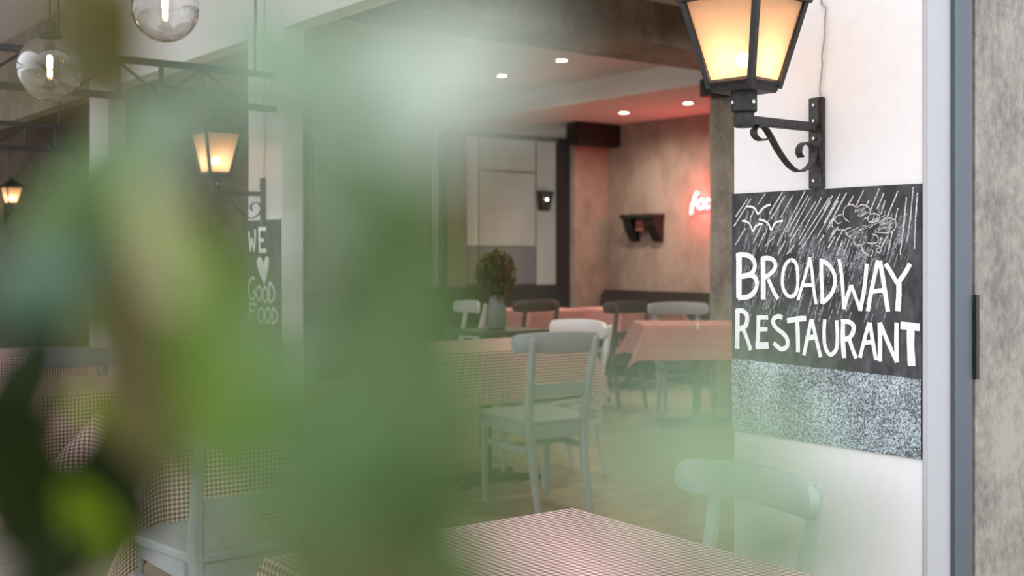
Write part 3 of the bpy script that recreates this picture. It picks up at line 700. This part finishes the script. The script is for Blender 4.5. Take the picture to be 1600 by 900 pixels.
# shelf with two brackets
t = thing('wall_shelf', 'small black wall shelf with two brackets on the brown plaster wall', 'shelf', (8.5, 0, 0))
def wp(px, py): p = PA(px, py, 8.5); return p.y, p.z
y0, z0 = wp(985, 339); y1, _ = wp(1039, 339)
link('shelf_board', B(-.16, -.001, y1, y0, z0 - .025, z0 + .02, .003), 'black', t)
for pa_, pb_ in ((988, 1000), (1024, 1037)):
    ya, za = wp(pa_, 345); yb, zb_ = wp(pb_, 378)
    bm = bmesh.new(); loft(bm, [[(-.001, yy, z0 - .02), (-.15, yy, z0 - .02), (-.13, yy, z0 - .10), (-.05, yy, zb_ + .02), (-.001, yy, zb_)] for yy in (yb, ya)]); link('bracket', bm, 'black', t)
ya, _ = wp(1003, 350); yb, _ = wp(1016, 350)
bx = link('ornament_box', B(8.5 - .10, 8.5 - .002, yb, ya, z0 - .16, z0 - .027, .01), 'redwood'); tag(bx, 'small reddish ornament hanging between the shelf brackets', 'ornament')
# sconce on the pale back panel
p0 = PB(849, 315, 10.56); t = thing('wall_sconce', 'small dark wall sconce with a bright spot on the pale back panel', 'wall lamp', (p0.x, 10.568, p0.z))
bm = bmesh.new(); loft(bm, [[(-.09, -.002, .12), (.09, -.002, .12), (.09, -.10, .12), (-.09, -.10, .12)], [(-.07, -.002, -.11), (.07, -.002, -.11), (.05, -.06, -.11), (-.05, -.06, -.11)]]); link('shade', bm, 'black', t)
bm = bmesh.new(); bmesh.ops.create_uvsphere(bm, u_segments=10, v_segments=8, radius=.012); o = link('bulb', bm, 'downlight', t, True); o.location = (-.02, -.10, .02)
# black box above the plaster nook and one at the pier top
bm = B(PB(892, 0, 9.2).x, PB(962, 0, 9.2).x, 9.10, 9.29, PB(0, 228, 9.2).z if 0 else 2.36, 2.59, .01)
t = link('speaker_box', bm, 'black'); tag(t, 'black box mounted high over the brown plaster nook', 'speaker')
t = link('speaker_box', B(6.72, 6.89, 6.10, 6.30, 2.44, 2.585, .01), 'black'); tag(t, 'black box high on the concrete pier under the beam', 'speaker')
# bench along the right wall and back
t = thing('bench', 'long dark upholstered bench along the brown plaster wall', 'bench', (8.2, 8.0, 0))
link('seat', B(-.35, .22, -1.55, 1.25, .12, .45, .03), 'bench', t); link('backrest', B(.13, .28, -1.55, 1.25, .45, .84, .03), 'bench', t); link('plinth', B(-.28, .2, -1.5, 1.2, 0, .12), 'black', t)
t = thing('bench', 'dark upholstered bench along the far back wall left of the nook', 'bench', (6.6, 10.2, 0))
link('seat', B(-1.2, 1.2, -.28, .25, .12, .45, .03), 'bench', t); link('backrest', B(-1.2, 1.2, .12, .27, .45, .86, .03), 'bench', t); link('plinth', B(-1.15, 1.15, -.2, .24, 0, .12), 'black', t)
# vase with bushy plant on a side table
VP = PY(775, 515, 7.6)
t = thing('side_table', 'small dark side table behind the middle table carrying the plant vase', 'table', (VP.x, VP.y, 0))
link('tabletop', B(-.28, .28, -.22, .22, .69, .72, .004), 'chair_dark', t)
for x in (-.24, .24):
    for y in (-.18, .18): link('leg', B(x - .018, x + .018, y - .018, y + .018, 0, .689), 'chair_dark', t)
t = thing('vase_plant', 'bushy dark green plant in a grey vase behind the middle table', 'plant', (VP.x, VP.y, .7205))
bm = bmesh.new(); lathe(bm, [(.05, 0), (.062, .01), (.07, .08), (.062, .15), (.045, .20), (.05, .225), (.044, .222), (.038, .19)], 20); link('vase', bm, 'vase', t, True)
M['bush'] = leafmat('bush_leaf', (0.10, 0.12, 0.025)); M['bush2'] = leafmat('bush_leaf_olive', (0.22, 0.16, 0.05))
bm = bmesh.new(); bm2 = bmesh.new()
for k in range(1000):
    v = Vector((random.gauss(0, 1), random.gauss(0, 1), random.gauss(0, 1))).normalized() * (random.random() ** .4)
    c = Vector((v.x * .14, v.y * .14, .36 + v.z * .16)); d = Vector((random.gauss(0, 1), random.gauss(0, 1), random.gauss(0, 1))).normalized()
    e = d.cross(Vector((.3, .2, 1))).normalized(); b = bm if k % 3 else bm2; s = random.uniform(.018, .035)
    b.faces.new([b.verts.new(c + q) for q in (-d * s, e * s * .45, d * s, -e * s * .45)])
link('foliage', bm, 'bush', t)['kind'] = 'stuff'; link('foliage', bm2, 'bush2', t)['kind'] = 'stuff'
bm = bmesh.new()
for k in range(12):
    a = k * .52; tube(bm, [(0.02*math.cos(a), 0.02*math.sin(a), .12), (.05*math.cos(a), .05*math.sin(a), .26), (.11*math.cos(a), .11*math.sin(a), .40)], .003, 5)
link('stem', bm, 'bark', t)
# dark green storage chest left of it
cp = PZ(712, 560, 0.35)
# ------------------------------------------------------------------ trusses and globe pendants over the terrace
def truss(bp, a0, a1, z0, z1, label, step=.19):
    t = thing('roof_truss', label, 'truss', (0, bp, 0), 0, 'black metal lattice trusses')
    for z in (z0, z1): link('chord', B(a0, a1, -.015, .015, z - .014, z + .014, .002), 'iron', t)
    n = int((a1 - a0) / step); 
    for i in range(n + 1):
        x = a0 + .02 + i * step; link('strut', B(x - .009, x + .009, -.009, .009, z0 + .0145, z1 - .0145), 'iron', t)
        if i < n:
            xa, xb = (x + .012, x + step - .012); bm = bmesh.new()
            za, zb = (z0 + .018, z1 - .018) if i % 2 else (z1 - .018, z0 + .018)
            tube(bm, [(xa, 0, za), (xb, 0, zb)], .007, 6); link('brace', bm, 'iron', t)
    for x in (a0 + .1, a1 - .1):
        bm = bmesh.new(); tube(bm, [(x, 0, z1 + .0145), (x, 0, ZC - .001)], .006, 6); link('hanger', bm, 'iron', t)
truss(4.95, -.6, AP - .003, 1.885, 2.04, 'nearest black metal lattice truss behind the glass globe lamps')
truss(7.76, -.6, AP - .05, 1.885, 2.04, 'middle black metal lattice truss at upper left below the first')
truss(11.2, -.4, AP - .003, 1.885, 2.04, 'farthest black metal lattice truss above the tiny lantern')
def globe(px, py, Y, rad, label):
    p = PY(px, py, Y); t = thing('globe_pendant', label, 'pendant lamp', p, 0, 'clear glass globe pendants')
    prof = []
    n = 18
    bm = bmesh.new()
    for i in range(n + 1):
        a = -math.pi / 2 + (math.pi - .35) * i / n; prof.append((max(.0005, rad * math.cos(a)), rad * math.sin(a)))
    prof += [(max(.0005, (rad-.003) * math.cos(-math.pi/2 + (math.pi - .35) * i / n)), (rad-.003) * math.sin(-math.pi/2 + (math.pi - .35) * i / n)) for i in range(n, -1, -1)]
    lathe(bm, prof, 32); link('glass_globe', bm, 'glass', t, True)
    zz = rad * math.sin(math.pi / 2 - .35)
    bm = bmesh.new(); lathe(bm, [(rad * .37, zz), (rad * .38, zz + .012), (.022, zz + .02), (.02, zz + .055), (.006, zz + .06)], 20); link('cap', bm, 'black', t, True)
    bm = bmesh.new(); lathe(bm, [(.017, zz - .001), (.017, zz - .05), (.013, zz - .055)], 14); link('lamp_socket', bm, 'black', t, True)
    bm = bmesh.new(); lathe(bm, [(.006, zz - .056), (.010, zz - .062), (.010, zz - .098), (.005, zz - .101), (.005, zz - .103), (.0085, zz - .106), (.0085, zz - .126), (.005, zz - .130)], 14); link('bulb', bm, 'filament', t, True)
    bm = bmesh.new(); tube(bm, [(0, 0, zz + .06), (0, 0, ZC - p.z - .001)], .003, 6); link('cord', bm, 'black', t)
globe(78, 107, 3.9, .106, 'clear glass globe pendant with glowing bulb at left, the lower one')
globe(258, 14, 3.7, .106, 'clear glass globe pendant with glowing bulb cut by the top edge')

# ------------------------------------------------------------------ foreground leaves
def LC(r, g, b, G=1.2):
    return tuple(min(.9, ((c / 255.0) ** 2.2) / G) for c in (r, g, b))
LM = {
 'sage': leafmat('pale_sage_leaf', LC(150, 178, 150), .4), 'haze': leafmat('pale_new_leaf', LC(172, 205, 160), .4), 'glint': leafmat('painted_glint_leaf', LC(205, 222, 208), .3, .3),  # the palest leaf has the sky highlight put into its base colour
 'mid': leafmat('mid_green_leaf', LC(92, 122, 66)), 'grey': leafmat('grey_green_leaf', LC(104, 140, 84)), 'dark': leafmat('dark_leaf', LC(38, 48, 20), .3),
 'lime': leafmat('lime_leaf', LC(128, 158, 10), .6), 'olive': leafmat('olive_leaf', LC(96, 92, 42), .5), 'bright': leafmat('fresh_green_leaf', LC(112, 150, 45), .55),
 'yellow': leafmat('yellow_green_leaf', LC(200, 205, 150), .5), 'brownish': leafmat('brown_green_leaf', LC(102, 92, 45), .5), 'teal': leafmat('blue_green_leaf', LC(88, 120, 100), .4)}
leaf_me = {}
def leaf_mesh(key):
    if key in leaf_me: return leaf_me[key]
    bm = bmesh.new(); n = 8; rows = []
    for i in range(n + 1):
        t = i / n; wv = .5 * .48 * (math.sin(math.pi * t ** .85)) ** .8 if 0 < t < 1 else 0.004
        y = t; zc_ = -.18 * (t - .3) ** 2
        rows.append([bm.verts.new((sx * wv, y - .5, zc_ + abs(sx) * wv * .28 + .01 * math.sin(t * 20) * abs(sx))) for sx in (-1, -.5, 0, .5, 1)])
    for a, b in zip(rows, rows[1:]):
        for j in range(4): bm.faces.new((a[j], a[j+1], b[j+1], b[j]))
    me = bpy.data.meshes.new('leaf'); bm.to_mesh(me); bm.free(); me.polygons.foreach_set('use_smooth', [True] * len(me.polygons))
    me.materials.append(LM[key]); leaf_me[key] = me; return me
pot_at = PY(100, 400, 0.55)
plant = thing('potted_plant', 'leafy green potted plant very close to the camera, blurred across the left half', 'plant', (pot_at.x, pot_at.y, 0))
bm = bmesh.new(); lathe(bm, [(.13, 0), (.135, .01), (.18, .34), (.195, .34), (.195, .38), (.175, .38), (.165, .30)], 28); link('pot', bm, 'terracotta', plant, True)
bm = bmesh.new(); lathe(bm, [(.164, .31), (.15, .325), (.01, .33)], 20); link('soil', bm, 'soil', plant)
LEAVES = [
 # px, py, depth, length, angle(deg in view, 90 = tip up), tilt, colour
]
LEAVES += [
 (612, 330, .15, .040, 96, 12, 'mid'), (575, 560, .15, .042, 80, -10, 'grey'), (625, 790, .16, .046, 100, 8, 'mid'), (530, 790, .17, .036, 70, 15, 'grey'),
 (535, 250, .16, .036, 105, -15, 'sage'), (625, 480, .17, .042, 85, 20, 'mid'), (430, 130, .14, .020, 150, 10, 'sage'), (620, 930, .15, .04, 20, 5, 'mid'),
 (685, 110, .12, .026, 15, 10, 'glint'), (590, 130, .13, .026, 160, 10, 'sage'), (650, 640, .16, .035, 70, 0, 'grey'), (700, 180, .13, .016, 60, 0, 'glint'),
 (350, 540, .19, .038, 115, 10, 'bright'), (310, 430, .20, .034, 120, -20, 'bright'), (440, 510, .15, .013, 60, 0, 'sage'), (235, 335, .185, .015, 108, 20, 'yellow'), (268, 420, .185, .016, 122, 40, 'yellow'),
 (350, 640, .21, .030, 80, 10, 'bright'), (240, 560, .24, .048, 100, 15, 'olive'), (215, 440, .23, .032, 80, 0, 'brownish'),
 (130, 40, .22, .034, 95, 0, 'olive'), (178, 60, .22, .028, 80, 20, 'olive'), (420, 50, .17, .022, 140, 0, 'sage'),
 (120, 330, .25, .045, 60, 0, 'mid'), (60, 440, .22, .030, 20, 0, 'teal'), (180, 260, .23, .030, 30, 0, 'grey'), (250, 190, .17, .016, 60, 0, 'sage'),
 (30, 600, .28, .038, 60, 0, 'dark'), (20, 740, .28, .055, 115, 0, 'dark'), (165, 730, .30, .045, 75, 0, 'dark'), (60, 660, .30, .016, 10, 0, 'dark'),
 (145, 642, .30, .018, 140, 0, 'lime'), (140, 825, .28, .026, 115, 0, 'lime'), (195, 800, .30, .034, 70, 0, 'dark'), (40, 850, .26, .03, 130, 0, 'dark'), (90, 890, .26, .03, 30, 0, 'dark'),
 (40, 500, .30, .022, 160, 0, 'dark'), (215, 650, .27, .034, 120, 0, 'olive'), (350, 810, .12, .011, 80, 0, 'mid'), (430, 700, .14, .018, 30, 0, 'grey'), (480, 840, .12, .010, 100, 0, 'grey'), (300, 200, .12, .011, 60, 0, 'sage'), (160, 440, .24, .036, 85, 10, 'mid'), (165, 330, .24, .03, 95, 10, 'grey'), (255, 185, .25, .022, 5, 0, 'teal'), (300, 890, .14, .013, 20, 0, 'dark'), (400, 880, .13, .014, 20, 0, 'mid'), (330, 740, .13, .010, 100, 0, 'mid'), (560, 60, .12, .014, 60, 0, 'sage'), (480, 330, .12, .012, 60, 0, 'sage'), (250, 760, .17, .010, 100, 0, 'dark'), (40, 140, .25, .014, 30, 0, 'olive'),
 (1120, 700, .10, .021, 60, 0, 'haze'), (1235, 840, .10, .012, 50, 0, 'haze'), (1240, 900, .11, .016, 20, 0, 'mid'), (1070, 650, .10, .012, 120, 0, 'sage'), (1180, 780, .10, .010, 80, 0, 'haze'), (880, 690, .10, .009, 80, 0, 'grey'), (980, 640, .10, .010, 20, 0, 'sage'), (1270, 760, .09, .009, 20, 0, 'sage'), (780, 640, .11, .012, 60, 0, 'grey'),
]
def put_leaf(px, py, Y, ln, ang, tilt, key):
    c = PY(px, py, Y); a = R(ang)
    up = RV * math.cos(a) + Vector((0, 0, 1)) * math.sin(a); side = up.cross(FV).normalized()
    nrm = -FV
    rot = Matrix.Rotation(R(tilt), 3, up); side = rot @ side; nrm = rot @ nrm
    rot2 = Matrix.Rotation(R(random.uniform(-25, 25)), 3, side); up = rot2 @ up; nrm = rot2 @ nrm
    mt = Matrix((side, up, side.cross(up))).transposed()
    o = bpy.data.objects.new('leaf', leaf_mesh(key)); COL.objects.link(o); o.parent = plant
    M4 = mt.to_4x4(); M4.translation = c - plant.location
    o.matrix_local = M4 @ Matrix.Diagonal((ln, ln, ln, 1)); 
    return c - plant.location - up * ln * .5
KL = 0.80                                     # small-leaved plant right in front of the camera
bases = [(put_leaf(px, py, Y * KL, ln * KL, an, ti, ke)) for px, py, Y, ln, an, ti, ke in LEAVES]
# trunk, branches and a twig to every leaf
top = PY(60, 1500, .33) - plant.location
nodes = [PY(x, y, Y) - plant.location for x, y, Y in ((60, 1500, .33), (150, 1150, .27), (60, 760, .26), (120, 420, .25), (200, 120, .24), (150, -200, .24), (420, 1050, .22), (560, 700, .19), (520, 300, .18), (560, -60, .18), (760, 1120, .17), (1120, 1080, .14))]
edges = [(0, 1), (1, 2), (2, 3), (3, 4), (4, 5), (1, 6), (6, 7), (7, 8), (8, 9), (6, 10), (10, 11)]
bm = bmesh.new(); tube(bm, smoothpts([(0, 0, .325), (.01, .01, .55), tuple(nodes[0] + Vector((.01, .01, -.12))), tuple(nodes[0])], 5), [.014 - .0003 * i for i in range(16)], 10); link('trunk', bm, 'bark', plant, True)
for i, (a, b) in enumerate(edges):
    bm = bmesh.new(); r0 = .0016 if b < 6 else .0012
    if i == 0: r0 = .004
    tube(bm, [nodes[a], nodes[a].lerp(nodes[b], .5) + Vector((.004, -.003, .004)), nodes[b]], [r0 * 1.3, r0, r0 * .8], 6); link('branch', bm, 'bark', plant, True)
bm = bmesh.new()
for p in bases:
    best = None
    for a, b in edges:
        d = nodes[b] - nodes[a]; t_ = max(0, min(1, (p - nodes[a]).dot(d) / d.length_squared)); q = nodes[a] + d * t_
        if best is None or (q - p).length < (best - p).length: best = q
    if (best - p).length > 1e-4: tube(bm, [best, best.lerp(p, .5) + Vector((0, 0, .002)), p], .0005, 4)
if len(bm.verts): link('twigs', bm, 'bark', plant)['kind'] = 'stuff'
else: bm.free()
